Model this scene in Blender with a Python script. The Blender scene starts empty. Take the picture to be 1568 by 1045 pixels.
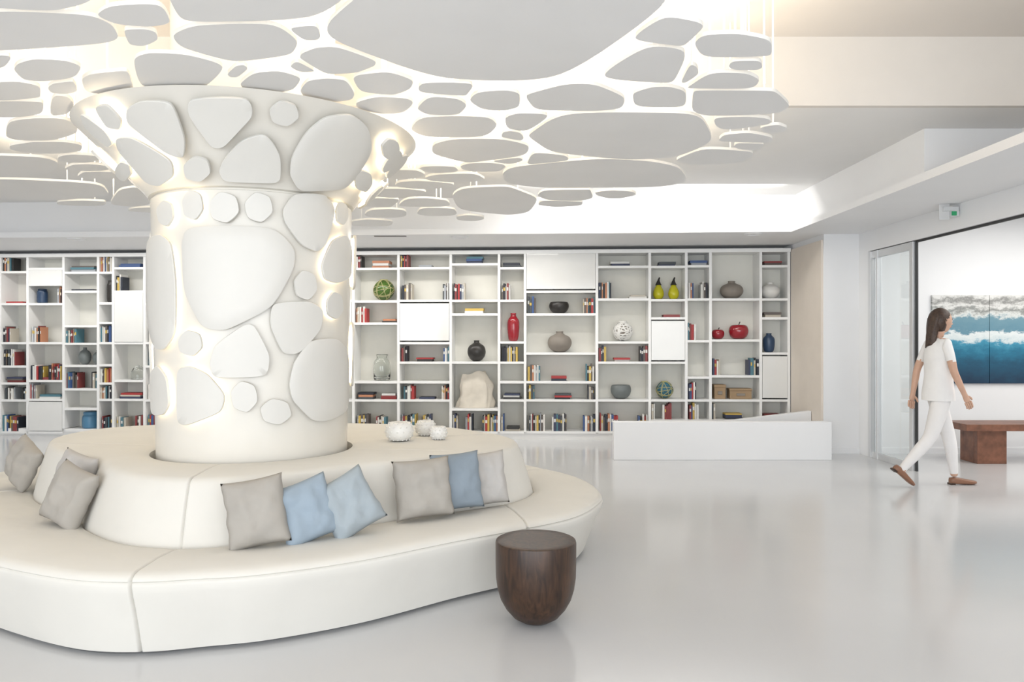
import bpy, bmesh, math, random
from mathutils import Vector, Matrix, noise
random.seed(7)
F=1125.0; CX=784.0; HY=520.0; CH=1.4      # survey constants (measured focal / eye height)
sc=bpy.context.scene
sc.view_settings.view_transform='Standard'
PI=math.pi
def on_z(u,v,z):
    d=F*(CH-z)/(v-HY); return ((u-CX)/F*d,d,z)
def on_d(u,v,d): return Vector(((u-CX)/F*d,d,CH-(v-HY)/F*d))

# ---------------- materials ----------------
def mat(name,col,rough=.5,metal=0,var=.04,scale=6,bump=0,bscale=40,emit=None,es=0,trans=0,spec=.5,coat=0,vcol=False):
    m=bpy.data.materials.new(name); m.use_nodes=True
    nt=m.node_tree; b=nt.nodes['Principled BSDF']
    tc=nt.nodes.new('ShaderNodeTexCoord')
    if vcol:
        a=nt.nodes.new('ShaderNodeVertexColor'); a.layer_name='Col'
        nt.links.new(a.outputs['Color'],b.inputs['Base Color'])
    else:
        n=nt.nodes.new('ShaderNodeTexNoise'); n.inputs['Scale'].default_value=scale; n.inputs['Detail'].default_value=3
        nt.links.new(tc.outputs['Object'],n.inputs['Vector'])
        r=nt.nodes.new('ShaderNodeValToRGB')
        r.color_ramp.elements[0].position=.3; r.color_ramp.elements[1].position=.7
        r.color_ramp.elements[0].color=(*[max(0,c*(1-var)) for c in col],1)
        r.color_ramp.elements[1].color=(*[min(1,c*(1+var)) for c in col],1)
        nt.links.new(n.outputs['Fac'],r.inputs['Fac']); nt.links.new(r.outputs['Color'],b.inputs['Base Color'])
    b.inputs['Roughness'].default_value=rough; b.inputs['Metallic'].default_value=metal
    b.inputs['Specular IOR Level'].default_value=spec
    b.inputs['Transmission Weight'].default_value=trans
    b.inputs['Coat Weight'].default_value=coat
    if bump>0:
        n2=nt.nodes.new('ShaderNodeTexNoise'); n2.inputs['Scale'].default_value=bscale
        nt.links.new(tc.outputs['Object'],n2.inputs['Vector'])
        bp=nt.nodes.new('ShaderNodeBump'); bp.inputs['Strength'].default_value=bump; bp.inputs['Distance'].default_value=.01
        nt.links.new(n2.outputs['Fac'],bp.inputs['Height']); nt.links.new(bp.outputs['Normal'],b.inputs['Normal'])
    if emit:
        b.inputs['Emission Color'].default_value=(*emit,1); b.inputs['Emission Strength'].default_value=es
    return m
M_wall=mat('wall_paint',(.85,.855,.865),.6,var=.01,scale=2)
M_ceil=mat('ceiling_paint',(.84,.835,.825),.7,var=.01,scale=2)
M_beige=mat('beige_panel',(.76,.69,.61),.6,var=.02)
M_floor=mat('floor_resin',(.61,.615,.625),.16,var=.03,scale=.8,spec=.6)
M_shelf=mat('shelf_lacquer',(.86,.86,.85),.35,var=.01)
M_shback=mat('shelf_back',(.79,.78,.72),.6,var=.02)
M_gloss=mat('glossy_door_lacquer',(.78,.78,.76),.08,var=.01)
M_book=mat('book_covers',(1,1,1),.5,vcol=True)
M_panel=mat('canopy_panel_paint',(.84,.84,.84),.5,var=.02,scale=2)
M_paneledge=mat('canopy_panel_top',(.85,.84,.80),.5,var=.01)
M_column=mat('column_lacquer',(.76,.73,.665),.22,var=.01)
M_plate=mat('column_plate',(.70,.685,.645),.4,var=.01)
M_led=mat('led_strip',(1,.9,.7),.5,emit=(1,.83,.58),es=6)
M_sofa=mat('sofa_fabric',(.725,.705,.655),.75,var=.02,scale=3,bump=.5,bscale=6)
M_dark=mat('dark_gap',(.12,.12,.12),.7)
M_alu=mat('aluminium',(.72,.73,.74),.35,metal=.4,var=.02)
M_black=mat('black_frame',(.02,.02,.02),.4)
M_glass=mat('clear_glass',(.93,.97,.97),.0,trans=1,var=0)
M_skin=mat('skin',(.58,.36,.26),.5,var=.04,scale=20)
M_hair=mat('hair_brown',(.05,.028,.018),.5,var=.4,scale=60)
M_shirt=mat('white_shirt',(.84,.83,.82),.8,var=.03,bump=.4,bscale=12)
M_trous=mat('white_trousers',(.82,.80,.79),.8,var=.03,bump=.4,bscale=12)
M_loafer=mat('brown_leather',(.25,.12,.07),.4,var=.1)
M_wood2=mat('bench_wood',(.20,.085,.05),.4,var=.3,scale=12)

def woodmat():
    m=bpy.data.materials.new('stool_dark_wood'); m.use_nodes=True; nt=m.node_tree; b=nt.nodes['Principled BSDF']
    tc=nt.nodes.new('ShaderNodeTexCoord'); mp=nt.nodes.new('ShaderNodeMapping'); mp.inputs['Scale'].default_value=(14,14,2.2)
    n=nt.nodes.new('ShaderNodeTexNoise'); n.inputs['Scale'].default_value=2.5; n.inputs['Detail'].default_value=6; n.inputs['Distortion'].default_value=1.2
    r=nt.nodes.new('ShaderNodeValToRGB'); r.color_ramp.elements[0].position=.3; r.color_ramp.elements[1].position=.72
    r.color_ramp.elements[0].color=(.016,.008,.005,1); r.color_ramp.elements[1].color=(.075,.036,.019,1)
    nt.links.new(tc.outputs['Object'],mp.inputs['Vector']); nt.links.new(mp.outputs['Vector'],n.inputs['Vector'])
    nt.links.new(n.outputs['Fac'],r.inputs['Fac']); nt.links.new(r.outputs['Color'],b.inputs['Base Color'])
    b.inputs['Roughness'].default_value=.38
    return m
M_stool=woodmat()

# ---------------- mesh builder ----------------
class MB:
    def __init__(s): s.v=[];s.f=[];s.m=[];s.c=[]
    def add(s,vs,fs,mi=0,col=(1,1,1)):
        o=len(s.v); s.v+= [tuple(p) for p in vs]
        for f in fs: s.f.append(tuple(i+o for i in f)); s.m.append(mi); s.c.append(col)
    def box(s,x0,x1,y0,y1,z0,z1,mi=0,xf=None,col=(1,1,1)):
        vs=[(x,y,z) for z in (z0,z1) for x,y in ((x0,y0),(x1,y0),(x1,y1),(x0,y1))]
        if xf: vs=[xf(*p) for p in vs]
        s.add(vs,[(0,1,2,3),(4,5,6,7),(0,1,5,4),(1,2,6,5),(2,3,7,6),(3,0,4,7)],mi,col)
    def prism(s,poly,z0,z1,mi=0,mtop=None):
        n=len(poly)
        vs=[(x,y,z0) for x,y in poly]+[(x,y,z1) for x,y in poly]
        s.add(vs,[tuple(range(n))],mi); o=len(s.v)-2*n
        for f in [tuple(range(n,2*n))]+[(i,(i+1)%n,n+(i+1)%n,n+i) for i in range(n)]:
            s.f.append(tuple(k+o for k in f)); s.m.append(mi if mtop is None else mtop); s.c.append((1,1,1))
    def rings(s,rings,mi=0,cap0=False,cap1=False,closed=True):
        n=len(rings[0]); vs=[p for r in rings for p in r]; fs=[]
        for j in range(len(rings)-1):
            for i in range(n if closed else n-1):
                a=j*n+i; b=j*n+(i+1)%n; fs.append((a,b,b+n,a+n))
        if cap0: fs.append(tuple(range(n)))
        if cap1: fs.append(tuple(range((len(rings)-1)*n,len(rings)*n)))
        s.add(vs,fs,mi)
    def lathe(s,prof,c=(0,0,0),seg=32,mi=0):
        rr=[[(c[0]+max(r,.0005)*math.cos(2*PI*i/seg),c[1]+max(r,.0005)*math.sin(2*PI*i/seg),c[2]+z) for i in range(seg)] for r,z in prof]
        s.rings(rr,mi,True,True)
    def tube(s,pts,r,seg=8,mi=0,closed=False):
        pts=[Vector(p) for p in pts]; n=len(pts); rr=[]
        for i,p in enumerate(pts):
            if closed: t=pts[(i+1)%n]-pts[i-1]
            else: t=pts[min(i+1,n-1)]-pts[max(i-1,0)]
            t.normalize(); a=t.cross(Vector((.31,.22,.93))); a.normalize(); b=t.cross(a)
            rad=r[i] if isinstance(r,(list,tuple)) else r
            rr.append([p+a*rad*math.cos(2*PI*k/seg)+b*rad*math.sin(2*PI*k/seg) for k in range(seg)])
        if closed: rr.append(rr[0]); s.rings(rr,mi)
        else: s.rings(rr,mi,True,True)
    def build(s,name,mats,smooth=None,parent=None,loc=None,rot=None,bevel=0,vcol=False,recalc=True):
        me=bpy.data.meshes.new(name); me.from_pydata(s.v,[],s.f)
        for m in mats: me.materials.append(m)
        for p,mi in zip(me.polygons,s.m): p.material_index=mi
        if vcol:
            ca=me.color_attributes.new('Col','FLOAT_COLOR','CORNER')
            for p in me.polygons:
                for li in p.loop_indices: ca.data[li].color=(*s.c[p.index],1)
        if recalc:
            bm=bmesh.new(); bm.from_mesh(me); bmesh.ops.recalc_face_normals(bm,faces=bm.faces); bm.to_mesh(me); bm.free()
        if smooth is not None:
            for p in me.polygons: p.use_smooth=True
            me.set_sharp_from_angle(angle=math.radians(smooth))
        ob=bpy.data.objects.new(name,me); sc.collection.objects.link(ob)
        if loc: ob.location=loc
        if rot: ob.rotation_euler=rot
        if parent: ob.parent=parent
        if bevel>0:
            b=ob.modifiers.new('bevel','BEVEL'); b.width=bevel; b.segments=2; b.limit_method='ANGLE'
        return ob
def empty(name,loc=(0,0,0)):
    e=bpy.data.objects.new(name,None); e.location=loc; e.empty_display_size=.1; sc.collection.objects.link(e); return e
def chaikin(p,it=2,q=.25):
    for _ in range(it):
        o=[]; n=len(p)
        for i in range(n):
            a=p[i]; b=p[(i+1)%n]
            o.append((a[0]*(1-q)+b[0]*q,a[1]*(1-q)+b[1]*q)); o.append((a[0]*q+b[0]*(1-q),a[1]*q+b[1]*(1-q)))
        p=o
    return p

# ---------------- room shell ----------------
def simple_prism(name,poly,z0,z1,m,bevel=0):
    b=MB(); b.prism(poly,z0,z1); return b.build(name,[m],bevel=bevel)
XL=-8.6; YF=-3.5; XR=9.5
simple_prism('floor',[(XL-.2,YF-.2),(XR,YF-.2),(XR,11.4),(XL-.2,11.4)],-.12,0,M_floor)
simple_prism('wall_back',[(XL-.2,11.13),(XL-.2,11.4),(4.4,11.4),(4.4,10.34)],0,3.3,M_wall)
simple_prism('wall_left',[(XL-.2,YF-.2),(XL,YF-.2),(XL,11.12),(XL-.2,11.12)],0,3.9,M_wall)
b=MB()
b.box(4.25,4.40,YF,4.4,0,3.68); b.box(4.25,4.40,8.76,10.3,0,2.69); b.box(4.25,4.40,4.4,8.76,2.45,2.69)
b.box(4.25,4.40,4.4,6.13,2.69,3.68)
b.build('wall_right',[M_wall])
b=MB(); b.box(3.82,4.25,9.0,10.35,0,2.69); b.build('wall_pier',[M_wall])
b=MB(); b.box(3.795,3.819,9.02,10.0,.0,2.62); b.build('trim_1',[M_beige])
b=MB()
b.prism([(XL-.2,5.58),(4.40,5.58),(4.40,11.4),(XL-.2,11.4)],3.16,3.9)
b.build('ceiling',[M_ceil])
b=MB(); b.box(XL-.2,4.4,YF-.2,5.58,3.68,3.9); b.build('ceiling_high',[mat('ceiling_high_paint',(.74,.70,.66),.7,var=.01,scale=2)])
b=MB(); b.box(XL,4.25,5.53,5.579,3.16,3.68); b.build('trim_2',[mat('beam_paint',(.72,.685,.64),.6,var=.01)])
b=MB()
b.prism([(XL,9.56),(3.44,8.92),(4.25,8.92),(4.25,10.3),(XL,11.1)],2.76,3.16)
b.prism([(XL,9.44),(3.35,8.8),(4.25,8.8),(4.25,10.3),(XL,11.1)],2.69,2.76)
b.prism([(3.44,6.13),(4.25,6.13),(4.25,8.92),(3.44,8.92)],2.76,3.16)
b.prism([(3.35,2.0),(4.25,2.0),(4.25,8.8),(3.35,8.8)],2.69,2.76)
b.build('ceiling_soffit',[M_wall])
b=MB()
b.box(XL,4.25,YF-.2,YF,0,.15); b.box(XL,4.25,YF-.2,YF,3.1,3.68)
for x in (XL,-4.35,-.1,4.05): b.box(x,x+.2,YF-.2,YF,.15,3.1)
b.build('wall_front',[M_wall])
for k,(xa,xb) in enumerate([(XL+.2,-4.35),(-4.15,-.1),(.1,4.05)]):
    b=MB()
    for (p,q,r,s_) in ((xa,xa+.05,.15,3.1),(xb-.05,xb,.15,3.1),((xa+xb)/2-.03,(xa+xb)/2+.03,.15,3.1),(xa,xb,.15,.2),(xa,xb,3.05,3.1)):
        b.box(p,q,YF-.14,YF-.08,r,s_)
    b.build('window_%d'%(k+1),[M_alu])
b=MB(); b.box(4.40,XR,9.0,9.15,0,3.0); b.build('wall_gallery_back',[M_wall])
b=MB(); b.box(XR,XR+.15,YF,9.15,0,3.0); b.build('wall_gallery_right',[M_wall])
b=MB(); b.box(4.40,XR,YF,9.15,2.9,3.05); b.build('ceiling_gallery',[M_ceil])
b=MB(); b.box(4.40,XR,8.985,9.0,0,.07); b.build('baseboard_gallery',[M_wall])
b=MB(); b.box(3.83,4.25,8.985,9.0,0,.07); b.build('baseboard_pier',[M_wall])
b=MB(); b.box(1.18,3.70,8.5,8.64,0,.44)
b.add([(2.7,9.3,0),(3.79,9.3,0),(3.79,9.3,.49),(2.7,9.3,.36),(2.7,9.4,0),(3.79,9.4,0),(3.79,9.4,.49),(2.7,9.4,.36)],[(0,1,2,3),(4,5,6,7),(0,1,5,4),(1,2,6,5),(2,3,7,6),(3,0,4,7)])
b.build('low_parapet_wall',[M_wall],bevel=.004)

# ceiling fittings
b=MB(); b.lathe([(.11,.0),(.11,-.008),(.085,-.012),(.08,-.002)],seg=32)
for x,y in [(-5.6,9.45),(-.66,9.25),(2.95,8.98)]:
    b.build('recessed_downlight',[M_wall],smooth=30,loc=(x,y,2.69))
b=MB(); gx,gy,gz=on_d(210,332,9.4); b.box(gx-.11,gx+.11,gy-.02,gy+.06,gz-.09,gz+.09,0)
for i in range(6): b.box(gx-.1,gx+.1,gy-.028,gy-.019,gz-.08+i*.028,gz-.068+i*.028,1)
b.build('air_vent_grille',[M_wall,M_black])
b=MB(); b.box(-1.72,-1.32,9.15,9.2,2.685,2.70,0)
b.build('slot_diffuser',[M_black])

# ---------------- door ----------------
d=empty('door_1',(4.3,8.2,0))
def part(name,boxes,m,par,bev=.002):
    b=MB()
    for q in boxes: b.box(*q)
    o=b.build(name,[m],bevel=bev); o.parent=par; o.matrix_parent_inverse=Matrix.Translation(-par.location); return o
part('frame',[(4.24,4.33,8.69,8.75,0,2.44),(4.255,4.32,7.80,7.87,0,2.44),(4.26,4.32,7.87,8.69,0,.07),(4.26,4.32,7.87,8.69,2.36,2.44)],M_alu,d)
part('black_jamb',[(4.275,4.297,7.77,7.80,0,2.44)],M_black,d)
part('track',[(4.28,4.30,4.42,8.74,2.425,2.449)],M_black,d)
part('pane',[(4.285,4.295,7.87,8.69,.07,2.36)],M_glass,d,0)
part('second_stile',[(4.25,4.31,8.55,8.59,.0,2.44)],M_alu,d)

# exit sign
M_green=mat('exit_green',(.02,.25,.10),.4,emit=(.05,.6,.25),es=.12)
e=empty('emergency_exit_sign',(4.1,7.0,2.62))
part('housing',[(4.10,4.24,6.97,7.05,2.62,2.66)],M_alu,e)
part('sign_plate',[(4.07,4.17,7.0,7.01,2.54,2.69)],mat('sign_white',(.7,.7,.7),.4),e)
part('pictogram',[(4.17,4.215,6.962,6.97,2.575,2.615)],M_green,e,0)
part('spot_lamps',[(4.17,4.245,6.97,7.03,2.57,2.62)],M_alu,e)

# ---------------- painting & bench ----------------
def paintmat():
    m=bpy.data.materials.new('ocean_painting'); m.use_nodes=True; nt=m.node_tree; bs=nt.nodes['Principled BSDF']; L=nt.links.new
    tc=nt.nodes.new('ShaderNodeTexCoord'); sp=nt.nodes.new('ShaderNodeSeparateXYZ'); L(tc.outputs['Object'],sp.inputs[0])
    mp=nt.nodes.new('ShaderNodeMapping'); mp.inputs['Scale'].default_value=(1.4,1,2.6); L(tc.outputs['Object'],mp.inputs['Vector'])
    n=nt.nodes.new('ShaderNodeTexNoise'); n.inputs['Scale'].default_value=3.2; n.inputs['Detail'].default_value=10; n.inputs['Roughness'].default_value=.72; L(mp.outputs['Vector'],n.inputs['Vector'])
    a=nt.nodes.new('ShaderNodeMath'); a.operation='MULTIPLY_ADD'; a.inputs[1].default_value=.926; a.inputs[2].default_value=.5; L(sp.outputs['Z'],a.inputs[0])
    s=nt.nodes.new('ShaderNodeMath'); s.operation='SUBTRACT'; s.inputs[1].default_value=.5; L(n.outputs['Fac'],s.inputs[0])
    c=nt.nodes.new('ShaderNodeMath'); c.operation='MULTIPLY_ADD'; c.inputs[1].default_value=.36; L(s.outputs[0],c.inputs[0]); L(a.outputs[0],c.inputs[2])
    r=nt.nodes.new('ShaderNodeValToRGB'); cr=r.color_ramp
    cols=[(0,(.005,.03,.07)),(.22,(.008,.08,.15)),(.36,(.015,.16,.27)),(.46,(.05,.28,.42)),(.49,(.6,.68,.7)),(.57,(.75,.79,.79)),(.60,(.12,.26,.34)),(.74,(.16,.30,.37)),(.78,(.7,.72,.7)),(.83,(.22,.23,.22)),(.88,(.75,.75,.73)),(.94,(.25,.25,.24)),(1,(.75,.75,.73))]
    cr.elements[0].position=0; cr.elements[0].color=(*cols[0][1],1); cr.elements[1].position=1; cr.elements[1].color=(*cols[-1][1],1)
    for p,q in cols[1:-1]:
        el=cr.elements.new(p); el.color=(*q,1)
    L(c.outputs[0],r.inputs['Fac']); L(r.outputs['Color'],bs.inputs['Base Color']); bs.inputs['Roughness'].default_value=.45
    return m
b=MB()
b.box(-1.0,-.305,-.03,.0,-.54,.54); b.box(-.298,.40,-.03,0,-.54,.54); b.box(.407,1.1,-.03,0,-.54,.54)
b.build('ocean_wave_painting',[paintmat()],loc=(6.13,8.999,1.40))
b=MB(); b.box(5.06,6.9,8.18,8.62,.375,.45)
b.box(5.22,5.55,8.24,8.30,.0,.375);b.box(5.22,5.55,8.50,8.56,.0,.375); b.box(5.22,5.30,8.30,8.50,0,.375)
b.box(6.4,6.7,8.24,8.30,.0,.375);b.box(6.4,6.7,8.50,8.56,.0,.375); b.box(6.62,6.7,8.30,8.50,0,.375)
b.build('wooden_bench',[M_wood2],bevel=.004)

# ---------------- bookshelf (wall frame) ----------------
EX=(.99806,-.06227); NN=(.06227,.99806)
def wp(s,t,z): return (3.77+EX[0]*s+NN[0]*t,10+EX[1]*s+NN[1]*t,z)
def dW(u): return 1/(.09346+.00654*u/1208)
def SW(u):
    dd=dW(u); return ((u-CX)/F*dd-3.77)*EX[0]+(dd-10)*EX[1]
def ZW(u,v): return CH-(v-HY)/F*dW(u)
cols=[ # u0,u1,shelves,closed panels
(-60,0,[417,466,526,562,588,614,663],[]),
(0,42,[417,466,526,562,588,614,663],[]),
(42,97,[412,466,526,584,613,663],[(412,440),(614,662)]),
(97,150,[418,447,500,527,561,597,627,660],[]),
(150,173,[418,465,495,526,560,588,613,663],[]),
(173,221,[411,447,526,584,613,663],[(447,526)]),
(221,275,[417,466,526,562,614,663],[]),
(275,340,[411,461,526,586,663],[(411,461)]),
(340,400,[411,461,495,556,614,663],[]),
(400,470,[447,526,586,614,663],[]),
(470,541,[411,461,526,556,614,663],[(461,526)]),
(541,610,[412,462,496,586,614,663],[]),
(610,690,[411,461,526,556,586,614,663],[(463,524)]),
(690,764,[405,461,482,556,628,663],[]),
(764,804,[411,461,525,556,586,614,663],[]),
(804,914,[447,482,542,586,614,663],[(386,445)]),
(914,995,[409,459,525,556,614,663],[]),
(995,1051,[409,460,488,556,614,645,663],[(490,554)]),
(1051,1088,[408,459,523,579,614,645,663],[]),
(1088,1165,[459,522,577,614,645,663],[]),
(1165,1208,[408,459,488,542,614,645,663],[(544,612)])]
ZB=0.125; ZT=2.62; DEP=.34
def zc(c,v): return ZW((c[0]+c[1])/2,v)
def colof(u):
    for c in cols:
        if c[0]<=u<=c[1]: return c
b=MB()
b.box(SW(-60),SW(1208),DEP,DEP+.02,.0,ZT,1,wp)
b.box(SW(-60)-.02,SW(1208)+.02,-.02,DEP,ZT-.03,ZT+.02,0,wp)
b.box(SW(-60),SW(1208),.03,DEP,.0,ZB-.025,0,wp)
us=[c[0] for c in cols]+[1208]
for u in us:
    s=SW(u); b.box(s-.018,s+.018,0,DEP,ZB-.02,ZT-.03,0,wp)
for c in cols:
    s0,s1=SW(c[0])+.018,SW(c[1])-.018
    for v in c[2]:
        z=zc(c,v); b.box(s0,s1,.004,DEP,z-.016,z+.016,0,wp)
    for v0,v1 in c[3]:
        b.box(s0+.004,s1-.004,-.003,.018,zc(c,v1)+.018,zc(c,v0)-.018,2,wp)
b.build('bookshelf',[M_shelf,M_shback,M_gloss],bevel=0)
# books
pal=[(.02,.025,.04),(.03,.03,.03),(.40,.04,.04),(.75,.74,.70),(.7,.7,.68),(.05,.10,.25),(.55,.5,.42),(.25,.05,.05),(.08,.2,.25),(.6,.42,.1),(.78,.76,.72),(.12,.1,.09),(.06,.07,.08),(.5,.22,.12),(.35,.37,.4),(.04,.05,.1),(.02,.02,.03)]
bk=MB()
def shelf_z(u,v):
    c=colof(u); vv=min(c[2],key=lambda q:abs(q-v)); return zc(c,vv)+.0165
def clearance(u,v):
    c=colof(u); vs=sorted(c[2]); vv=min(vs,key=lambda q:abs(q-v)); i=vs.index(vv)
    top=386 if i==0 else vs[i-1]
    return (vv-top)*dW(u)/F-.05
def V(u0,u1,v):
    um=(u0+u1)/2; z=shelf_z(um,v); H=min(clearance(um,v),.24); c=colof(um)
    s=max(SW(u0),SW(c[0])+.022); e_=min(SW(u1),SW(c[1])-.022)
    while s<e_-.01:
        w=random.uniform(.014,.034); h=H*random.uniform(.8,1)
        if s+w>e_+.006: break
        dp=random.uniform(.13,.19); t0=random.uniform(.02,.05); col=random.choice(pal)
        bk.box(s+.001,s+w-.001,t0,t0+dp,z,z+h,0,wp,col)
        if random.random()<.6:
            c2=random.choice(pal[3:5]+pal[9:11]); bk.box(s+.0035,s+w-.0035,t0-.0015,t0+.01,z+h*.55,z+h*.75,0,wp,c2)
        s+=w
def H(u0,u1,v,n):
    um=(u0+u1)/2; z=shelf_z(um,v); s0,s1=SW(u0),SW(u1); c=colof(um)
    s0=max(s0,SW(c[0])+.025); s1=min(s1,SW(c[1])-.025)
    for i in range(n):
        h=random.uniform(.02,.038); a=random.uniform(0,.02); b_=random.uniform(0,.03); t0=random.uniform(.02,.06)
        bk.box(s0+a,s1-b_,t0,t0+.18,z,z+h,0,wp,random.choice(pal)); z+=h+.0005
for q in [(545,552,411),(545,562,495),(546,563,663),(575,592,663),(613,624,411),(615,630,461),(677,686,461),(614,624,556),(678,688,556),(617,634,614),(676,688,614),(614,636,663),(645,660,663),(694,712,461),(693,700,663),(712,724,663),(738,762,663),(768,782,461),(768,792,556),(767,772,663),(808,822,482),(893,911,482),(808,828,586),(897,912,586),(808,820,614),(900,913,614),(810,834,663),(845,868,663),(893,912,663),(917,938,459),(917,929,556),(980,993,556),(919,947,663),(978,994,663),(998,1004,645),(1015,1030,645),(1055,1063,459),(1074,1085,459),(1054,1067,523),(1055,1067,614),(1056,1072,645),(1092,1103,577),(1147,1163,577),(1090,1096,645)]: V(*q)
for q in [(568,596,411,3),(584,607,495,2),(546,572,613,3),(582,608,613,3),(640,662,411,1),(636,664,556,2),(640,666,614,1),(713,740,405,3),(710,740,482,2),(768,798,411,2),(770,798,614,3),(774,798,663,2),(843,868,586,2),(848,876,614,3),(935,966,409,2),(964,992,459,2),(940,966,556,2),(1008,1036,409,2),(1015,1042,487,1),(1057,1085,408,2),(1112,1140,645,3),(1171,1200,408,2),(1171,1200,488,2),(1170,1198,645,2)]: H(*q)
for q in [(2,18,417),(0,14,526),(1,22,562),(4,20,614),(2,26,663),(85,95,466),(46,60,526),(45,66,584),(72,92,584),(44,54,613),(99,117,527),(99,117,597),(138,148,597),(152,170,418),(152,168,526),(152,170,588),(152,170,613),(176,186,447),(153,171,663),(176,190,663),(205,218,663),(178,200,526),(30,41,614)]: V(*q)
for q in [(6,32,466,1),(56,90,613,2),(105,143,418,3),(104,140,447,1),(180,214,411,2),(180,215,613,3),(60,92,584,1),(6,34,588,3)]: H(*q)
for c in cols[6:11]:
    for v in c[2][1:]:
        if random.random()<.6: V(c[0]+4,c[0]+20,v)
bk.build('book_collection',[M_book],vcol=True)

# decorative objects on shelves
def smoothprof(p,it=2):
    for _ in range(it):
        o=[p[0]]
        for a,c in zip(p[:-1],p[1:]):
            o.append((a[0]*.75+c[0]*.25,a[1]*.75+c[1]*.25)); o.append((a[0]*.25+c[0]*.75,a[1]*.25+c[1]*.75))
        o.append(p[-1]); p=o
    return p
def deco(name,u,v,w,h,prof,m,t=.15,extra=None,mats2=[]):
    dd=dW(u)+t; W=w*dd/F; Hh=h*dd/F
    b=MB(); b.lathe([(r*W/2,z*Hh) for r,z in smoothprof(prof)],seg=32)
    if extra: extra(b,W,Hh)
    p=wp(SW(u),t,shelf_z(u,v)+.001)
    return b.build(name,[m]+mats2,smooth=50,loc=p)
round_vase=[(0,0),(.45,0),(.85,.2),(1,.45),(.85,.72),(.4,.85),(.25,.9),(.32,1),(.2,1),(.15,.85),(0,.8)]
tall_vase=[(0,0),(.7,0),(.9,.2),(1,.5),(.95,.75),(.55,.86),(.4,.92),(.5,1),(.35,1),(.3,.9),(0,.85)]
bowl=[(0,0),(.5,0),(.85,.25),(1,.6),(.92,.9),(.8,1),(.7,.95),(.6,.6),(0,.5)]
pear=[(0,0),(.6,0),(1,.18),(.9,.42),(.45,.62),(.3,.75),(.18,.8),(0,.8)]
M_red=mat('red_glaze',(.30,.01,.02),.12,coat=.5); M_taupe=mat('taupe_ceramic',(.25,.22,.19),.6); M_dkv=mat('dark_ceramic',(.025,.022,.02),.35)
M_yel=mat('yellow_glaze',(.58,.54,.02),.15); M_blue=mat('blue_ceramic',(.03,.06,.12),.3); M_white=mat('white_ceramic',(.78,.77,.74),.4)
M_bag=mat('linen_bag',(.66,.61,.53),.9,var=.08,bump=.5,bscale=14); M_green2=mat('green_glass_float',(.06,.12,.02),.15,var=.3,scale=20); M_rope=mat('rope',(.42,.40,.2),.8)
M_grey=mat('grey_ceramic',(.16,.18,.18),.4); M_card=mat('cardboard',(.36,.25,.15),.8); M_jar=mat('jar_glass',(.9,.92,.9),.03,trans=1,var=0)
M_bw=mat('blue_weave',(.04,.14,.2),.7,var=.4,scale=40); M_bluejar=mat('blue_jar',(.08,.22,.36),.3)
deco('red_vase',785,525,19,43,tall_vase,M_red)
deco('dark_round_vase',728,556,29,32,round_vase,M_dkv)
deco('woven_bowl',856,482,31,18,bowl,M_dkv)
deco('taupe_round_vase',857,542,38,32,round_vase,M_taupe)
deco('taupe_pot',1124,459,36,27,round_vase,M_taupe)
deco('white_pot',1184,459,29,25,round_vase,M_white)
deco('blue_bottle_vase',1182,542,18,29,tall_vase,M_blue)
deco('grey_bowl',952,614,32,21,bowl,M_grey)
def stem(b,W,Hh):
    b.tube([(0,0,Hh*.66),(0,0,Hh*.8),(.004,0,Hh*.92),(.016,0,Hh*1.02)],[W*.30,W*.17,W*.09,W*.07],mi=1)
for u in (1010.5,1034): deco('yellow_pear_vase',u,460,17,33,pear,M_yel,extra=stem,mats2=[M_dkv])
apple=[(0,.12),(.3,.0),(.75,.1),(1,.5),(.85,.85),(.5,.95),(.15,.85),(0,.8)]
def astem(b,W,Hh): b.tube([(0,0,Hh*.78),(.005,0,Hh*.95),(.02,0,Hh*1.12)],[.006,.006,.008],mi=1)
deco('red_apple_sculpture',1135,522,31,24,apple,M_red,extra=astem,mats2=[M_dkv])
deco('red_apple_sculpture',1103,522,20,16,apple,M_red,extra=astem,mats2=[M_dkv])
deco('dark_grey_vase',120,561,18,26,round_vase,M_grey); deco('dark_grey_vase',140,561,15,22,round_vase,M_grey)
deco('blue_storage_jar',129,660,24,26,[(0,0),(.9,0),(1,.15),(1,.7),(.8,.8),(.85,.85),(.85,1),(0,1)],M_bluejar)
deco('dark_jar',54,466,15,22,[(0,0),(.9,0),(1,.15),(1,.8),(.8,.9),(.85,1),(0,1)],M_blue)
deco('black_storage_jar',162,465,14,34,[(0,0),(.9,0),(1,.15),(1,.8),(.8,.9),(.85,1),(0,1)],M_dkv)
deco('glass_jar',581,586,26,40,[(0,0),(.9,0),(1,.1),(1,.72),(.6,.84),(.6,.92),(.7,1),(.55,1),(.5,.86),(.9,.7),(.9,.08),(0,.06)],M_jar)
deco('glass_cloche',203,584,22,22,[(0,0),(1,0),(1,.08),(.95,.5),(.6,.85),(.12,.92),(.15,1),(0,1)],M_jar)
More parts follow.
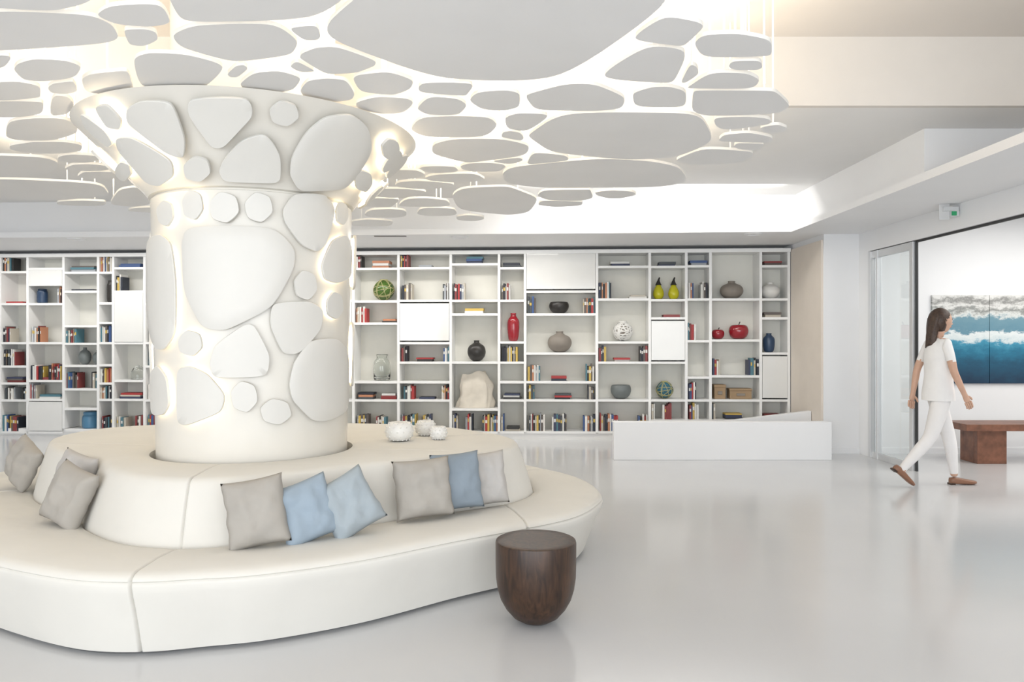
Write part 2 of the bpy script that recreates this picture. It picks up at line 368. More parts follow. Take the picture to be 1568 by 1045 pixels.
def ball(name,u,v,w,m1,m2,nr=7,t=.15,rr=.004):
    R_=w/2*(dW(u)+t)/F; b=MB(); b.lathe([(R_*.97*math.sin(a*PI/16),-R_*.97*math.cos(a*PI/16)) for a in range(17)])
    rnd=random.Random(3)
    for i in range(nr):
        q=Matrix.Rotation(rnd.uniform(0,PI),3,'X')@Matrix.Rotation(rnd.uniform(0,PI),3,'Z')@Matrix.Rotation(i*.5,3,'Y')
        b.tube([q@Vector((R_*math.cos(a*PI/14),R_*math.sin(a*PI/14),0)) for a in range(28)],rr,6,1,True)
    b.tube([(R_*.35*math.cos(a*PI/8),R_*.35*math.sin(a*PI/8),R_*.97) for a in range(16)],rr*2,6,1,True)
    p=wp(SW(u),t,shelf_z(u,v)+R_*.99+rr); b.build(name,[m1,m2],smooth=60,loc=p)
ball('glass_float_ball',584,462,32,M_green2,M_rope,12)
ball('white_woven_ball',955,525,29,M_taupe,M_white,26,rr=.008)
ball('blue_wicker_ball',1020,614,26,M_bw,M_rope,12)
def boxes(name,u,v,w,h):
    W=w*10/F; Hh=h*10/F; b=MB(); b.box(-W/2,W/2,-.09,.09,0,Hh*.8); b.box(-W/2-.006,W/2+.006,-.096,.096,Hh*.8,Hh); b.box(-W*.2,W*.2,-.1,-.09,Hh*.3,Hh*.55,1)
    b.build(name,[M_card,M_taupe],bevel=.004,loc=wp(SW(u),.15,shelf_z(u,v)+.001),rot=(0,0,-.062))
boxes('cardboard_box',1104,614,17,22); boxes('wooden_box',1136,614,33,16)
# linen bag
b=MB(); n=48; rr=[]
for j in range(15):
    z=j/14; ring=[]
    wx=.25*(1-.15*z-.5*max(0,z-.6)); wy=.12*(1-.55*z)
    for i in range(n):
        a=2*PI*i/n; k=1+.07*math.sin(5*a+3*z)+.05*math.sin(9*a-6*z)+.14*noise.noise(Vector((math.cos(a)*2,math.sin(a)*2,z*4)))
        ring.append((wx*k*math.cos(a)+.02*math.sin(z*4),wy*k*math.sin(a),.48*z*(1+.07*math.cos(a+.5)+.03*math.sin(4*a))))
    rr.append(ring)
rr.append([(p[0]*.8,p[1]*.6,p[2]-.06) for p in rr[-1]])
b.rings(rr,0,True,True); b.build('crumpled_linen_bag',[M_bag],smooth=60,loc=wp(SW(725),.17,shelf_z(725,628)+.002))

# ---------------- column ----------------
PX,PY=-1.66,4.75
def R(z):
    if z<2.25: return .58+.03*(z-.7)/1.55
    t=(z-2.25)/.44; return .615+.415*max(t,0)**1.12
col=empty('sculptural_column',(PX,PY,0))
b=MB()
prof=[(.575,0.0),(.58,.7)]+[(R(z/100),z/100) for z in range(80,226,10)]+[(.61,2.245),(.597,2.25),(.597,2.258),(.622,2.264)]+[(R(2.27+i*.02),2.27+i*.02) for i in range(1,22)]
prof+=[(R(2.69)-.02,2.697),(.52,2.55),(.5,2.6),(.5,3.675)]
b.lathe(prof,seg=96)
o=b.build('shaft',[M_column],smooth=35,parent=col)
def hit(u,v):
    dx,dz=(u-CX)/F,-(v-HY)/F; best=None; bd=9
    t=3.0
    while t<5.4:
        x=dx*t-PX; y=t-PY; z=CH+dz*t; r=math.hypot(x,y)-R(z)-.035
        if r<bd: bd=r; best=(math.atan2(y,x),min(z,2.68))
        if r<0: break
        t+=.01
    return best
pl=MB()
def surf(th,z,off):
    z=min(z,2.685)
    rz=R(z); dr=(R(z+.01)-R(z-.01))/.02 if z>2.27 else 0
    nl=math.hypot(1,dr); rr_=rz+off/nl; return (rr_*math.cos(th),rr_*math.sin(th),z-off*dr/nl)
def plate(out,glow=False,st=.02,th=.016):
    ct=sum(p[0] for p in out)/len(out); cz=sum(p[1] for p in out)/len(out)
    if cz>2.27: st=.034
    out=chaikin(chaikin(out,1,.16),2,.25)
    def ring(k,off): return [surf(ct+(p[0]-ct)*k,cz+(p[1]-cz)*k,off) for p in out]
    pl.rings([ring(.02,st+th),ring(.35,st+th),ring(.7,st+th),ring(.98,st+th),ring(1,st+th-.003),ring(1,st),ring(.7,st),ring(.35,st),ring(.02,st)],0,True,True)
    pl.rings([ring(.4,st),ring(.4,.0)],0)
    if glow: pl.rings([ring(.88,st-.002),ring(.88,.009),ring(.6,.009)],1)
def hexa(cx,cy,rx,ry): return [(cx+rx*math.cos(a)*1.08,cy+ry*math.sin(a)*1.08) for a in [k*PI/3+.3 for k in range(6)]]
P=[(hexa(253,327,13,20),1),(hexa(295,314,17,23),1),(hexa(343,318,24,24),0),(hexa(396,318,22,23),0),
([(433,320),(450,296),(500,298),(515,320),(500,375),(485,387),(460,375),(435,340)],0),(hexa(524,327,9,18),1),
([(492,405),(508,368),(530,358),(540,380),(538,425),(515,435),(496,428)],1),
([(286,348),(420,348),(452,382),(450,412),(417,472),(345,508),(308,502),(280,445),(278,372)],0),
(hexa(468,437,18,23),0),(hexa(513,468,13,21),1),
([(416,464),(475,461),(496,475),(492,505),(457,543),(433,543),(413,500)],0),
([(224,368),(245,358),(262,372),(269,430),(269,512),(250,537),(235,534),(224,480)],1),
([(328,530),(375,496),(390,498),(414,545),(410,578),(328,580),(320,560)],0),
(hexa(291,526,19,20),1),
([(474,521),(515,518),(534,538),(535,628),(500,646),(478,645),(448,615),(443,590),(450,555)],0),
([(270,566),(290,560),(318,573),(345,605),(340,632),(285,653),(271,648)],1),(hexa(374,608,21,24),0),(hexa(422,631,24,20),0),
([(229,575),(240,558),(255,578),(259,620),(250,637),(231,636)],1),
([(193,157),(215,145),(264,146),(285,205),(282,235),(255,228),(194,180)],0),([(288,142),(382,140),(389,170),(345,218),(325,220),(288,168)],0),
([(372,205),(407,196),(430,230),(430,268),(420,274),(343,272),(335,255),(343,235)],0),
([(498,170),(537,166),(564,185),(570,225),(545,267),(525,284),(458,288),(443,262),(445,235),(468,195)],0),
([(178,203),(200,200),(264,238),(267,264),(245,279),(225,274),(180,222)],1),(hexa(302,251,21,20),0),
([(145,155),(165,150),(187,175),(185,190),(163,187)],1),([(122,162),(160,190),(175,212),(165,218),(130,188)],1),
(hexa(190,255,12,15),1),(hexa(435,165,23,19),0),(hexa(598,221,14,17),1),(hexa(556,270,14,17),1)]
for poly,g in P: plate([hit(*p) for p in poly],bool(g))
rnd=random.Random(5)
def rp(th,z,a,h,g):
    plate([(th+a*math.cos(k*PI/4+.2)*rnd.uniform(.8,1.1),z+h*math.sin(k*PI/4+.2)*rnd.uniform(.8,1.1)) for k in range(8)],g)
for (thd,z,a,h) in [(20,1.9,.2,.2),(22,1.3,.18,.25),(60,2.0,.25,.18),(60,1.45,.28,.25),(55,.95,.2,.14),(105,1.9,.3,.25),(105,1.2,.25,.3),(150,2.05,.22,.15),(150,1.55,.25,.22),(155,1.0,.22,.2),(-174,1.9,.12,.2),(-172,1.3,.13,.25),
    (35,2.45,.22,.12),(0,2.55,.12,.08),(80,2.45,.25,.13),(125,2.45,.25,.13),(165,2.45,.2,.12),(8,2.38,.1,.07),(-8,2.55,.1,.07),(190,2.53,.1,.08)]:
    rp(math.radians(thd),z,a,h,True)
pl.build('plates',[M_plate,M_led],smooth=40,parent=col)

# ---------------- ceiling canopy ----------------
ZP=2.70
boxesC=[(503,1028,-75,128),(895,1063,70,127),(953,1080,25,70),(1053,1177,55,95),(1117,1166,88,110),(1052,1160,110,140),(1056,1205,136,180),(1091,1178,178,200),(1101,1180,204,222),(1165,1205,193,205),(1040,1150,228,253),(1125,1168,218,232),(971,1056,136,167),(806,953,130,172),(719,798,140,170),(812,1098,170,243),(776,858,174,202),(636,730,120,150),(636,714,147,177),(542,633,110,146),(460,542,123,157),(547,634,150,175),(632,758,178,211),(667,820,213,248),(769,803,200,217),(800,870,233,252),(778,1043,245,292),(758,800,240,252),(824,910,288,310),(825,890,306,318),(910,973,292,304),(690,825,288,329),(640,702,256,267),(703,775,252,265),(652,740,266,280),(580,650,262,275),(606,692,279,292),(560,650,291,304),(530,625,305,318),(590,690,305,318),(640,700,319,331),(560,620,321,334),(540,600,337,347),(700,740,331,340),
(-80,185,20,97),(-70,25,65,108),(270,457,35,100),(150,275,6,40),(185,240,45,70),(240,560,-60,38),(436,497,40,62),(464,571,73,113),(445,488,97,113),(178,352,83,138),(367,460,110,142),(20,122,92,125),(120,230,112,146),(74,125,126,144),(-40,60,125,155),(-60,80,155,182),(0,115,183,215),(-80,8,192,222),(18,122,219,236),(-80,85,240,272),(90,150,238,250),(100,165,253,263),(-80,160,276,308),(120,190,265,275),(165,235,290,318),(90,165,308,316),(-80,150,-75,18),(-260,-80,20,90),(-300,-85,100,150),(-330,-90,160,210),(-300,-90,225,265),(200,330,318,327),(250,400,300,314),(400,520,310,322),(330,470,324,334),(60,112,148,178),(1030,1070,100,128),(345,380,100,120)]
def panel_poly(x0,x1,y0,y1,rnd):
    cx,cy=(x0+x1)/2,(y0+y1)/2; hw,hh=(x1-x0)/2,(y1-y0)/2
    n=rnd.choice([6,7,7,8]) ; o=rnd.uniform(0,1); p=[]
    if hw>130: n=9
    for k in range(n):
        a=2*PI*(k+o+rnd.uniform(-.24,.24))/n; e=rnd.uniform(.98,1.1)
        p.append((cx+hw*math.copysign(abs(math.cos(a))**.85,math.cos(a))*e,cy+hh*math.copysign(abs(math.sin(a))**.85,math.sin(a))*e))
    mx=max(q[0] for q in p); mn=min(q[0] for q in p); my=max(q[1] for q in p); mny=min(q[1] for q in p)
    return [(x0+(q[0]-mn)/(mx-mn)*(x1-x0),y0+(q[1]-mny)/(my-mny)*(y1-y0)) for q in p]
def sep(A,B):   # best separating axis (distance, normal pointing A->B, offset on A side)
    best=(-9,0,0,0)
    for sg,P_,Q_ in ((1,A,B),(-1,B,A)):
        n=len(P_); cx=sum(p[0] for p in P_)/n; cy=sum(p[1] for p in P_)/n
        for i in range(n):
            a,c=P_[i],P_[(i+1)%n]; nx,ny=c[1]-a[1],a[0]-c[0]; l=math.hypot(nx,ny)
            if l<1e-5: continue
            nx/=l; ny/=l
            if (a[0]-cx)*nx+(a[1]-cy)*ny<0: nx,ny=-nx,-ny
            m=min((q[0]-a[0])*nx+(q[1]-a[1])*ny for q in Q_)
            if m>best[0]: best=(m,nx*sg,ny*sg,(a[0]*nx+a[1]*ny+m/2)*sg)
    return best
def clip(p,nx,ny,m):
    o=[]; n=len(p)
    for i in range(n):
        a,c=p[i],p[(i+1)%n]; da=a[0]*nx+a[1]*ny-m; dc=c[0]*nx+c[1]*ny-m
        if da<=0: o.append(a)
        if (da<0<dc) or (dc<0<da):
            t=da/(da-dc); o.append((a[0]+(c[0]-a[0])*t,a[1]+(c[1]-a[1])*t))
    return o
def scl(p,k):
    cx=sum(q[0] for q in p)/len(p); cy=sum(q[1] for q in p)/len(p)
    return [(cx+(q[0]-cx)*k,cy+(q[1]-cy)*k) for q in p]
b=MB(); rods=MB(); rnd=random.Random(11)
polys=[scl([on_z(u,v,ZP)[:2] for u,v in panel_poly(*bb,rnd)],1.085) for bb in boxesC]
GAP=.034
for i in range(len(polys)):
    for j in range(i+1,len(polys)):
        A,B=polys[i],polys[j]
        if len(A)<3 or len(B)<3: continue
        d_,nx,ny,m=sep(A,B)
        if d_<GAP:
            A2=clip(A,nx,ny,m-GAP/2); B2=clip(B,-nx,-ny,-(m+GAP/2))
            if len(A2)>=3: polys[i]=A2
            if len(B2)>=3: polys[j]=B2
for i,pp in enumerate(polys):
    q=[pp[0]]
    for p in pp[1:]:
        if math.hypot(p[0]-q[-1][0],p[1]-q[-1][1])>.02: q.append(p)
    if len(q)<4: q=pp
    pp=chaikin(chaikin(q,1,.18),2,.25)
    cx=sum(p[0] for p in pp)/len(pp); cy=sum(p[1] for p in pp)/len(pp)
    z=ZP+rnd.uniform(-.002,.010)
    b.prism(pp,z,z+.018,0,1)
    W=max(p[0] for p in pp)-min(p[0] for p in pp)
    for sx in ((-.25,.25) if W>.45 else (0,)):
        rx=cx+sx*W; top=3.68 if cy<5.53 else 3.16
        if math.hypot(rx-PX,cy-PY)<.6: continue
        rods.lathe([(.006,z+.018),(.006,top)],(rx,cy,0),seg=6)
can=empty('ceiling_canopy',(0,0,0))
b.build('panels',[M_panel,M_paneledge],parent=can,bevel=0)
rods.build('suspension_rods',[M_wall],parent=can)

# ---------------- sofa ----------------
outer=[(.60,4.94),(.54,4.63),(.37,4.30),(.09,4.05),(-.28,3.79),(-.72,3.45),(-1.11,3.25),(-1.37,3.19),(-1.64,3.15),(-1.96,3.20),(-2.46,3.42),(-3.0,3.72),(-3.55,4.1),(-3.9,4.6),(-4.0,5.3),(-3.8,6.0),(-3.1,6.6),(-2,6.8),(-1.2,6.8),(-.4,6.5),(.15,5.95),(.50,5.45)]
inner=[(.14,4.99),(.12,4.85),(.06,4.70),(-.06,4.55),(-.38,4.33),(-.74,4.09),(-1.1,3.80),(-1.36,3.65),(-1.62,3.59),(-1.95,3.68),(-2.28,3.95),(-2.55,4.3),(-2.95,4.6),(-3.22,4.95),(-3.4,5.4),(-3.3,5.9),(-2.8,6.2),(-2,6.3),(-1.2,6.25),(-.5,6.0),(-.08,5.6),(.10,5.28)]
K=len(outer)
def cat(P_,t):
    i=int(math.floor(t))%K; f=t-math.floor(t); a,b_,c,d_=[P_[(i+j)%K] for j in (-1,0,1,2)]
    return Vector([.5*(2*b_[q]+(-a[q]+c[q])*f+(2*a[q]-5*b_[q]+4*c[q]-d_[q])*f*f+(-a[q]+3*b_[q]-3*c[q]+d_[q])*f**3) for q in (0,1)])
seams=[3,8,13,17,20.3]
ts=set(k/8 for k in range(K*8))
for s in seams:
    for dlt in (-.07,-.045,-.028,-.014,0,.014,.028,.045,.07): ts.add(round(s+dlt,4))
ts=sorted(ts)
def gr(t):
    return sum(math.exp(-(((t-s))/.018)**2) for s in seams)
def sring(kind,val,z,gi,gz):
    out=[]
    for t in ts:
        O=cat(outer,t); I=cat(inner,t); g=gr(t); c=Vector((PX,PY)); rv=(I-c).normalized(); RG=c+rv*.63
        k=1-.4*math.exp(-((t-9.0)/2.2)**2)
        if kind=='o': d_=(I-O).normalized(); p=O+d_*(val*k+g*gi)
        elif kind=='f': p=O.lerp(I,val)
        elif kind=='b': d_=(RG-I).normalized(); p=I+d_*(val+g*gi)
        elif kind=='g': I2=I+(RG-I).normalized()*.17; p=I2.lerp(RG,val)
        elif kind=='r': p=c+rv*val
        out.append((p.x,p.y,z-g*gz))
    return out
b=MB()
b.rings([sring('o',.30,.02,0,0),sring('o',.15,.016,.01,0),sring('o',.125,.022,.02,0),sring('o',.10,.09,.018,0),sring('o',.05,.22,.018,0),sring('o',.012,.30,.018,0),sring('o',0,.335,.018,0),sring('o',.003,.346,.018,0),sring('o',.013,.351,.018,0),sring('o',.004,.357,.018,0),sring('o',.012,.370,.014,.006),sring('o',.035,.381,.008,.012),sring('o',.08,.389,0,.014),sring('f',.5,.396,0,.014),sring('f',.85,.39,0,.014),sring('f',.97,.378,0,.01),
 sring('b',-.004,.362,0,0),sring('b',.003,.385,.012,0),sring('b',.02,.45,.016,0),sring('b',.06,.58,.016,0),sring('b',.085,.645,.016,0),sring('b',.10,.676,.014,.004),sring('b',.118,.692,.008,.010),sring('b',.15,.700,0,.014),sring('g',.5,.706,0,.014),sring('g',.95,.703,0,.012),sring('r',.615,.695,0,0),sring('r',.612,.5,0,0)],0)
b.rings([sring('o',.18,.0,0,0),sring('o',.18,.022,0,0)],1)
b.build('curved_banquette_sofa',[M_sofa,M_dark],smooth=55,recalc=True)
# ---------------- cushions ----------------
M_cg=mat('cushion_grey',(.40,.375,.34),.85,var=.06,bump=.4,bscale=14); M_cb=mat('cushion_blue',(.31,.38,.45),.85,var=.05,bump=.4,bscale=14)
M_cbg=mat('cushion_bluegrey',(.36,.41,.445),.85,var=.05,bump=.4,bscale=14); M_cl=mat('cushion_light',(.50,.48,.46),.85,var=.05,bump=.4,bscale=14)
M_cs=mat('cushion_slate',(.25,.30,.35),.85,var=.05,bump=.4,bscale=14)
def cushion(u,v,dd,w,h,T,roll,lean,yaw,m,seed):
    n=22; b=MB()
    for sgn in (-1,1):
        vs=[]
        for j in range(n+1):
            for i in range(n+1):
                a=-1+2*i/n; c=-1+2*j/n
                x=w/2*a*(1-.06*(1-c*c)); z=h/2*c*(1-.06*(1-a*a))
                y=T/2*((1-a**4)*(1-c**4))**.6
                y*=1+.32*noise.noise(Vector((a*2.2+seed,c*2.2,seed*3.1)))+.10*noise.noise(Vector((a*6+seed,c*5,seed*1.7)))
                x+=.008*noise.noise(Vector((c*3,seed,a))); vs.append((x,sgn*y,z))
        fs=[(j*(n+1)+i,j*(n+1)+i+1,(j+1)*(n+1)+i+1,(j+1)*(n+1)+i) for j in range(n) for i in range(n)]
        b.add(vs,fs)
    ob=b.build('throw_cushion',[m],recalc=False)
    bm=bmesh.new(); bm.from_mesh(ob.data); bmesh.ops.remove_doubles(bm,verts=bm.verts,dist=.0005); bmesh.ops.recalc_face_normals(bm,faces=bm.faces); bm.to_mesh(ob.data); bm.free()
    for p in ob.data.polygons: p.use_smooth=True
    ob.location=on_d(u,v,dd)
    ob.rotation_euler=(Matrix.Rotation(math.radians(yaw),3,'Z')@Matrix.Rotation(math.radians(roll),3,'Y')@Matrix.Rotation(math.radians(-lean),3,'X')).to_euler()
cushion(392,785,3.57,.29,.335,.13,-9,14,14,M_cg,1)
cushion(469,783,3.68,.29,.31,.13,-17,16,28,M_cb,2)
cushion(534,773,3.78,.29,.31,.13,-26,16,30,M_cbg,3)
cushion(648,748,4.10,.33,.33,.14,-3,14,20,M_cg,4)
cushion(700,737,4.25,.30,.33,.12,-2,14,25,M_cs,5)
cushion(745,733,4.42,.26,.32,.12,-3,12,25,M_cl,6)
cushion(106,760,4.0,.31,.33,.13,14,18,-28,M_cg,7)
cushion(112,735,4.28,.32,.32,.12,8,16,-30,M_cl,8)
cushion(36,710,4.95,.32,.30,.13,22,16,-38,M_cg,9)
def urchin(u,v,w,h):
    p=on_z(u,v,.706); dd=p[1]; W=w*dd/F/2; Hh=h*dd/F
    b=MB()
    b.lathe([(W*.45,0)]+[(W*math.sin(.45+(PI-.45-.5)*k/12),Hh*(1-math.cos(PI*k/12))/2) for k in range(13)]+[(W*.38,Hh*.97),(W*.4,Hh*.5),(0,Hh*.3)],seg=36)
    for j in range(1,6):
        ph=.45+(PI-.95)*j/6; rr_=W*math.sin(ph); zz=Hh*(1-math.cos(PI*j/6))/2
        nn=14
        for i in range(nn):
            a=2*PI*(i+.5*(j%2))/nn; c=(rr_*math.cos(a),rr_*math.sin(a),zz)
            r0=.006
            b.lathe([(r0*math.sin(q*PI/4),-r0*math.cos(q*PI/4)) for q in range(5)],c,seg=6,mi=0)
    b.build('white_urchin_vase',[M_white],smooth=60,loc=(p[0],p[1]+.02,.7075))
urchin(611,676,43,29); urchin(651,668,31,23); urchin(671,674,26,20)

# ---------------- stool ----------------
sx,sy,_=on_z(820.5,827,.405)
b=MB()
pr=[(0,0),(.045,.0),(.075,.006),(.115,.03),(.15,.07),(.175,.115),(.19,.165),(.198,.22),(.200,.30),(.2005,.392),(.197,.402),(.190,.405),(.15,.404),(0,.404)]
b.lathe(pr,seg=72); b.build('dark_wood_stool',[M_stool],smooth=40,loc=(sx,sy,0.001))

# ---------------- woman ----------------
WX,WY=4.06,7.0
wom=empty('walking_woman',(WX,WY,0))
def skin_mesh(name,verts,edges,radii,lev=2,root=0):
    me=bpy.data.meshes.new(name+'_t'); me.from_pydata(verts,edges,[]); ob=bpy.data.objects.new(name+'_t',me); sc.collection.objects.link(ob)
    m=ob.modifiers.new('s','SKIN'); m.use_smooth_shade=True
    sv=me.skin_vertices[0].data
    for i,r in enumerate(radii): sv[i].radius=r if isinstance(r,tuple) else (r,r)
    for i in range(len(sv)): sv[i].use_root=(i==root)
    ss=ob.modifiers.new('ss','SUBSURF'); ss.levels=lev; ss.render_levels=lev
    dg=bpy.context.evaluated_depsgraph_get(); dg.update()
    ev=ob.evaluated_get(dg); nm=bpy.data.meshes.new_from_object(ev); bpy.data.objects.remove(ob)
    for p in nm.polygons: p.use_smooth=True
    o2=bpy.data.objects.new(name,nm); sc.collection.objects.link(o2); o2.parent=wom; return o2
nd={}; vs=[];rs=[];es=[]
def N(n,p,r,par=None):
    nd[n]=len(vs); vs.append(p); rs.append(r)
    if par: es.append((nd[par],nd[n]))
N('pel',(0,0,.91),(.125,.10)); N('wai',(.005,0,1.04),(.10,.085),'pel'); N('che',(.01,0,1.2),(.115,.10),'wai'); N('uc',(0,0,1.335),(.10,.075),'che'); N('nb',(0,0,1.41),.05,'uc'); N('nk',(.015,0,1.475),.045,'nb'); N('hd',(.025,0,1.54),.05,'nk')
arms={'R':((.03,-.20,1.10),(.13,-.195,.89)),'L':((-.09,.20,1.11),(-.13,.20,.875))}
for sg,nm_ in ((-1,'R'),(1,'L')):
    el,wr=arms[nm_]
    N('sh'+nm_,(-.005,sg*.135,1.365),.052,'uc'); N('ua'+nm_,((el[0]-.005)/2,sg*.175,1.24),.043,'sh'+nm_); N('el'+nm_,el,.035,'ua'+nm_)
    N('fa'+nm_,tuple((a*.6+c*.4) for a,c in zip(el,wr)),.033,'el'+nm_); N('wr'+nm_,wr,.023,'fa'+nm_)
    dv=(Vector(wr)-Vector(el)).normalized(); p=Vector(wr)+dv*.05; N('pm'+nm_,tuple(p),(.034,.02),'wr'+nm_); N('pe'+nm_,tuple(Vector(wr)+dv*.085),(.032,.016),'pm'+nm_)
N('hR',(-.01,-.07,.84),.092,'pel'); N('tR',(-.06,-.075,.65),.082,'hR'); N('kR',(-.115,-.07,.47),.064,'tR'); N('cR',(-.22,-.07,.35),.060,'kR'); N('aR',(-.375,-.065,.175),.040,'cR'); N('qR',(-.40,-.065,.13),.03,'aR')
N('hL',(.02,.07,.84),.092,'pel'); N('tL',(.08,.075,.66),.082,'hL'); N('kL',(.145,.075,.47),.064,'tL'); N('cL',(.17,.075,.34),.060,'kL'); N('aL',(.195,.075,.12),.040,'cL'); N('qL',(.20,.075,.07),.032,'aL')
body=skin_mesh('body',vs,es,rs,2,0)
for m in (M_skin,M_shirt,M_trous): body.data.materials.append(m)
def segd(c,a,b_):
    a=Vector(a); b_=Vector(b_); ab=b_-a; t=max(0,min(1,(c-a).dot(ab)/ab.length_squared)); return (c-a-ab*t).length
for p in body.data.polygons:
    c=Vector(p.center); mi=1 if c.z>.88 else 2
    if c.z>1.405: mi=0
    for el,wr in arms.values():
        tip=Vector(wr)+(Vector(wr)-Vector(el)).normalized()*.10
        if min(segd(c,el,wr),segd(c,wr,tip))<.048 and abs(c.y)>.155: mi=0
    if abs(c.y)>.15 and .95<c.z<1.2: mi=0
    if c.x<-.36 and c.z<.165: mi=0
    if c.x>.1 and c.z<.105: mi=0
    p.material_index=mi
# shirt
b=MB(); rr=[]
for z,rx,ry,ox in [(.82,.138,.160,.0),(.88,.136,.161,0),(.95,.124,.150,0),(1.05,.112,.138,.005),(1.15,.118,.142,.01),(1.24,.125,.148,.01),(1.32,.105,.150,0),(1.37,.080,.125,0),(1.40,.062,.085,0),(1.415,.055,.062,0)]:
    rr.append([(ox+rx*math.cos(a)*(1+.03*math.sin(4*a+z*9)),ry*math.sin(a)*(1+.02*math.sin(5*a+z*7)),z) for a in [2*PI*k/32 for k in range(32)]])
b.rings(rr); b.build('shirt',[M_shirt],smooth=80,parent=wom)
# fingers
def fingers(nm_,sg):
    el,wr=arms[nm_]
    dv=(Vector(wr)-Vector(el)).normalized(); side=Vector((1,0,0)); side=(side-dv*side.dot(dv)).normalized(); palm=Vector((0,-sg,0)); curl=(palm-dv*palm.dot(dv)).normalized()
    base=Vector(wr)+dv*.075
    for k,(o,l) in enumerate([(.026,.068),(.009,.076),(-.009,.071),(-.026,.056)]):
        p0=base+side*o; p1=p0+dv*(l*.4+.015); d2=(dv+curl*.35).normalized(); p2=p1+d2*l*.33; d3=(dv+curl*.9).normalized(); p3=p2+d3*l*.27
        f=skin_mesh('finger_%s_%d'%(nm_,k),[tuple(q) for q in (p0,p1,p2,p3)],[(0,1),(1,2),(2,3)],[.0095,.009,.008,.0065],1); f.data.materials.append(M_skin)
    t0=Vector(wr)+dv*.03+side*.02; d1=(dv+side*.9+curl*.3).normalized(); t1=t0+d1*.038; t2=t1+(dv+side*.3+curl*.4).normalized()*.032
    f=skin_mesh('thumb_'+nm_,[tuple(q) for q in (t0,t1,t2)],[(0,1),(1,2)],[.012,.0105,.008],1); f.data.materials.append(M_skin)
fingers('R',-1); fingers('L',1)
# head (faces +x)
b=MB(); rr=[]
S=24
for j in range(21):
    ph=PI*j/20; z=-math.cos(ph); ring=[]
    for i in range(S):
        a=2*PI*i/S; x=math.sin(ph)*math.cos(a); y=math.sin(ph)*math.sin(a)
        X=x*.092; Y=y*.073; Z=z*.112
        if z<-.1: k=1-.32*(-z-.1); Y*=k; X=X*(1-.15*(-z)) +.012*(-z)
        if x>0:
            nb=math.exp(-((y/.16)**2))
            X+=nb*.020*math.exp(-((z+.15)/.13)**2) - .006*nb*math.exp(-((z-.08)/.1)**2)
            X-=.008*math.exp(-((abs(y)-.34)/.14)**2)*math.exp(-((z-.05)/.1)**2)*1
            X+=nb*.005*math.exp(-((z+.43)/.06)**2)+nb*.008*math.exp(-((z+.78)/.15)**2)
        ring.append((X,Y,Z))
    rr.append(ring)
b.rings(rr,0,True,True)
for sg in (-1,1):
    b.lathe([(.0001,-.010),(.007,-.0075),(.010,0),(.007,.0075),(.0001,.010)],(.076,sg*.029,.006),12,1)
    b.lathe([(.0001,-.005),(.0045,-.002),(.0045,.002),(.0001,.005)],(.0845,sg*.030,.006),10,2)
    b.tube([(.074,sg*.045,.024),(.085,sg*.03,.030),(.089,sg*.014,.027)],.0028,6,2)
    b.tube([(-.004,sg*.074,-.022),(-.012,sg*.079,.0),(-.004,sg*.079,.02),(.008,sg*.075,.014),(.006,sg*.074,-.008)],[.006,.006,.006,.005,.006],8,0)
b.tube([(.079,-.022,-.048),(.092,0,-.047),(.079,.022,-.048)],[.003,.0055,.003],8,3)
M_lip=mat('lips',(.5,.16,.14),.5); M_eye=mat('eye_white',(.8,.8,.8),.2)
hh=b.build('head',[M_skin,M_eye,M_hair,M_lip],smooth=80,parent=wom,loc=(.035,0,1.572),rot=(0,.08,0))
# hair: cap + shoulder-length fall
b=MB(); rr=[]
for j in range(17):
    ph=PI*j/16; ring=[]
    for i in range(S):
        a=2*PI*i/S; x=math.sin(ph)*math.cos(a); y=math.sin(ph)*math.sin(a); z=math.cos(ph)
        X=x*.106-.012; Y=y*.087; Z=z*.122
        if x>.25 and z<.55: X=min(X,.035+.05*max(0,z)); Y*=.9
        if x>.1 and z<.0: Y*=.8; X=min(X,.015)
        w=1+.03*math.sin(7*a+4*z); ring.append((X*w,Y*w,Z+.004))
    rr.append(ring)
b.rings(rr,0,True,True)
rr=[]
for j in range(12):
    q=j/11; z=.03-.27*q; ring=[]
    for i in range(20):
        a=2*PI*i/20; k=1+.09*math.sin(6*a+q*5)
        ring.append((-.062-.060*q+ .02*q*q+(.052*(1-.3*q))*k*math.cos(a),(.078*(1-.25*q))*k*math.sin(a),z-.02*math.sin(3*a)*q))
    rr.append(ring)
b.rings(rr,0,True,True)
b.build('hair',[M_hair],smooth=80,parent=wom,loc=(.03,0,1.575))
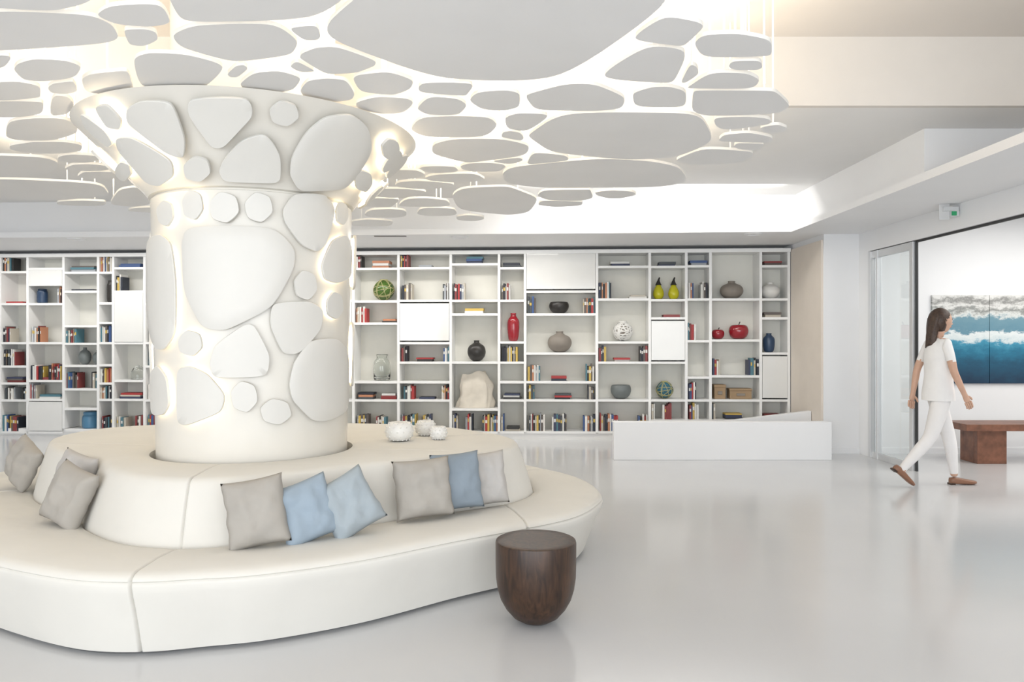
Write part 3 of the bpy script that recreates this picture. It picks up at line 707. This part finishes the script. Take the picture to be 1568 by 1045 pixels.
# shoes
def shoe(name,loc,pitch):
    b=MB(); rr=[]
    for x,w,h,z0 in [(-.065,.012,.03,.012),(-.055,.028,.06,.003),(-.02,.034,.066,.002),(.03,.034,.060,.002),(.08,.040,.050,.001),(.13,.045,.042,.0),(.165,.040,.034,.002),(.188,.024,.024,.006),(.194,.008,.014,.010)]:
        rr.append([(x,w*math.copysign(abs(math.cos(a))**.7,math.cos(a)),z0+h/2+h/2*math.copysign(abs(math.sin(a))**.7,math.sin(a))) for a in [2*PI*k/20 for k in range(20)]])
    b.rings(rr,0,True,True)
    b.box(-.066,-.02,-.03,.03,-.004,.012,1)
    b.build(name,[M_loafer,M_hair],smooth=60,parent=wom,loc=loc,rot=(0,pitch,0))
shoe('shoe_front',(.215,.075,.004),0)
shoe('shoe_back',(-.425,-.065,.132),math.radians(40))

# ---------------- lights ----------------
w=bpy.data.worlds.new('world'); sc.world=w; w.use_nodes=True
bg=w.node_tree.nodes['Background']; bg.inputs[0].default_value=(.87,.935,1,1); bg.inputs[1].default_value=1.5
def area(name,loc,rot,sx_,sy_,P_,colr,par=None):
    l=bpy.data.lights.new(name,'AREA'); l.shape='RECTANGLE'; l.size=sx_; l.size_y=sy_; l.energy=P_; l.color=colr
    o=bpy.data.objects.new(name,l); o.location=loc; o.rotation_euler=rot; sc.collection.objects.link(o); return o
area('window_fill',(-1.2,YF+.1,1.7),(PI/2,0,0),10.5,2.9,360,(.93,.965,1))  # added area lamp raising the daylight from the unseen front windows
warm=(1,.875,.69)
for x,y,e_ in [(-.3,3.2,26),(-2.6,3.0,26),(.9,4.4,18),(-3.6,4.4,24),(0,4.9,24),(.7,6.1,18),(-.6,6.6,18),(-2.1,6.6,18),(-3.6,6.2,19),(-.6,3.9,9)]:
    area('canopy_uplight',(x,y,2.80),(PI,0,0),1.1,1.1,e_,warm)
area('shelf_fill_strip',(-3.5,9.70,2.68),(0,0,-.06),8.2,.22,88,(1,.97,.92))  # added strip lamp to brighten the shelves; stands in for the soffit downlights
area('shelf_fill_right',(1.6,8.3,3.13),(math.radians(48),0,0),3.0,.3,38,(1,.97,.92))  # added lamp, back to the camera, brightening the right-hand shelves
area('gallery_fill',(6.8,6.5,2.88),(0,0,0),3.5,3.5,120,(1,.97,.92))  # added unseen lamp to light the enclosed next room

# ---------------- camera ----------------
cd=bpy.data.cameras.new('camera'); cam=bpy.data.objects.new('camera',cd); sc.collection.objects.link(cam)
cam.location=(0,0,CH); cam.rotation_euler=(PI/2,0,0); cd.sensor_width=36; cd.lens=36*F/1568; cd.shift_y=-.0017; cd.clip_end=100
sc.camera=cam
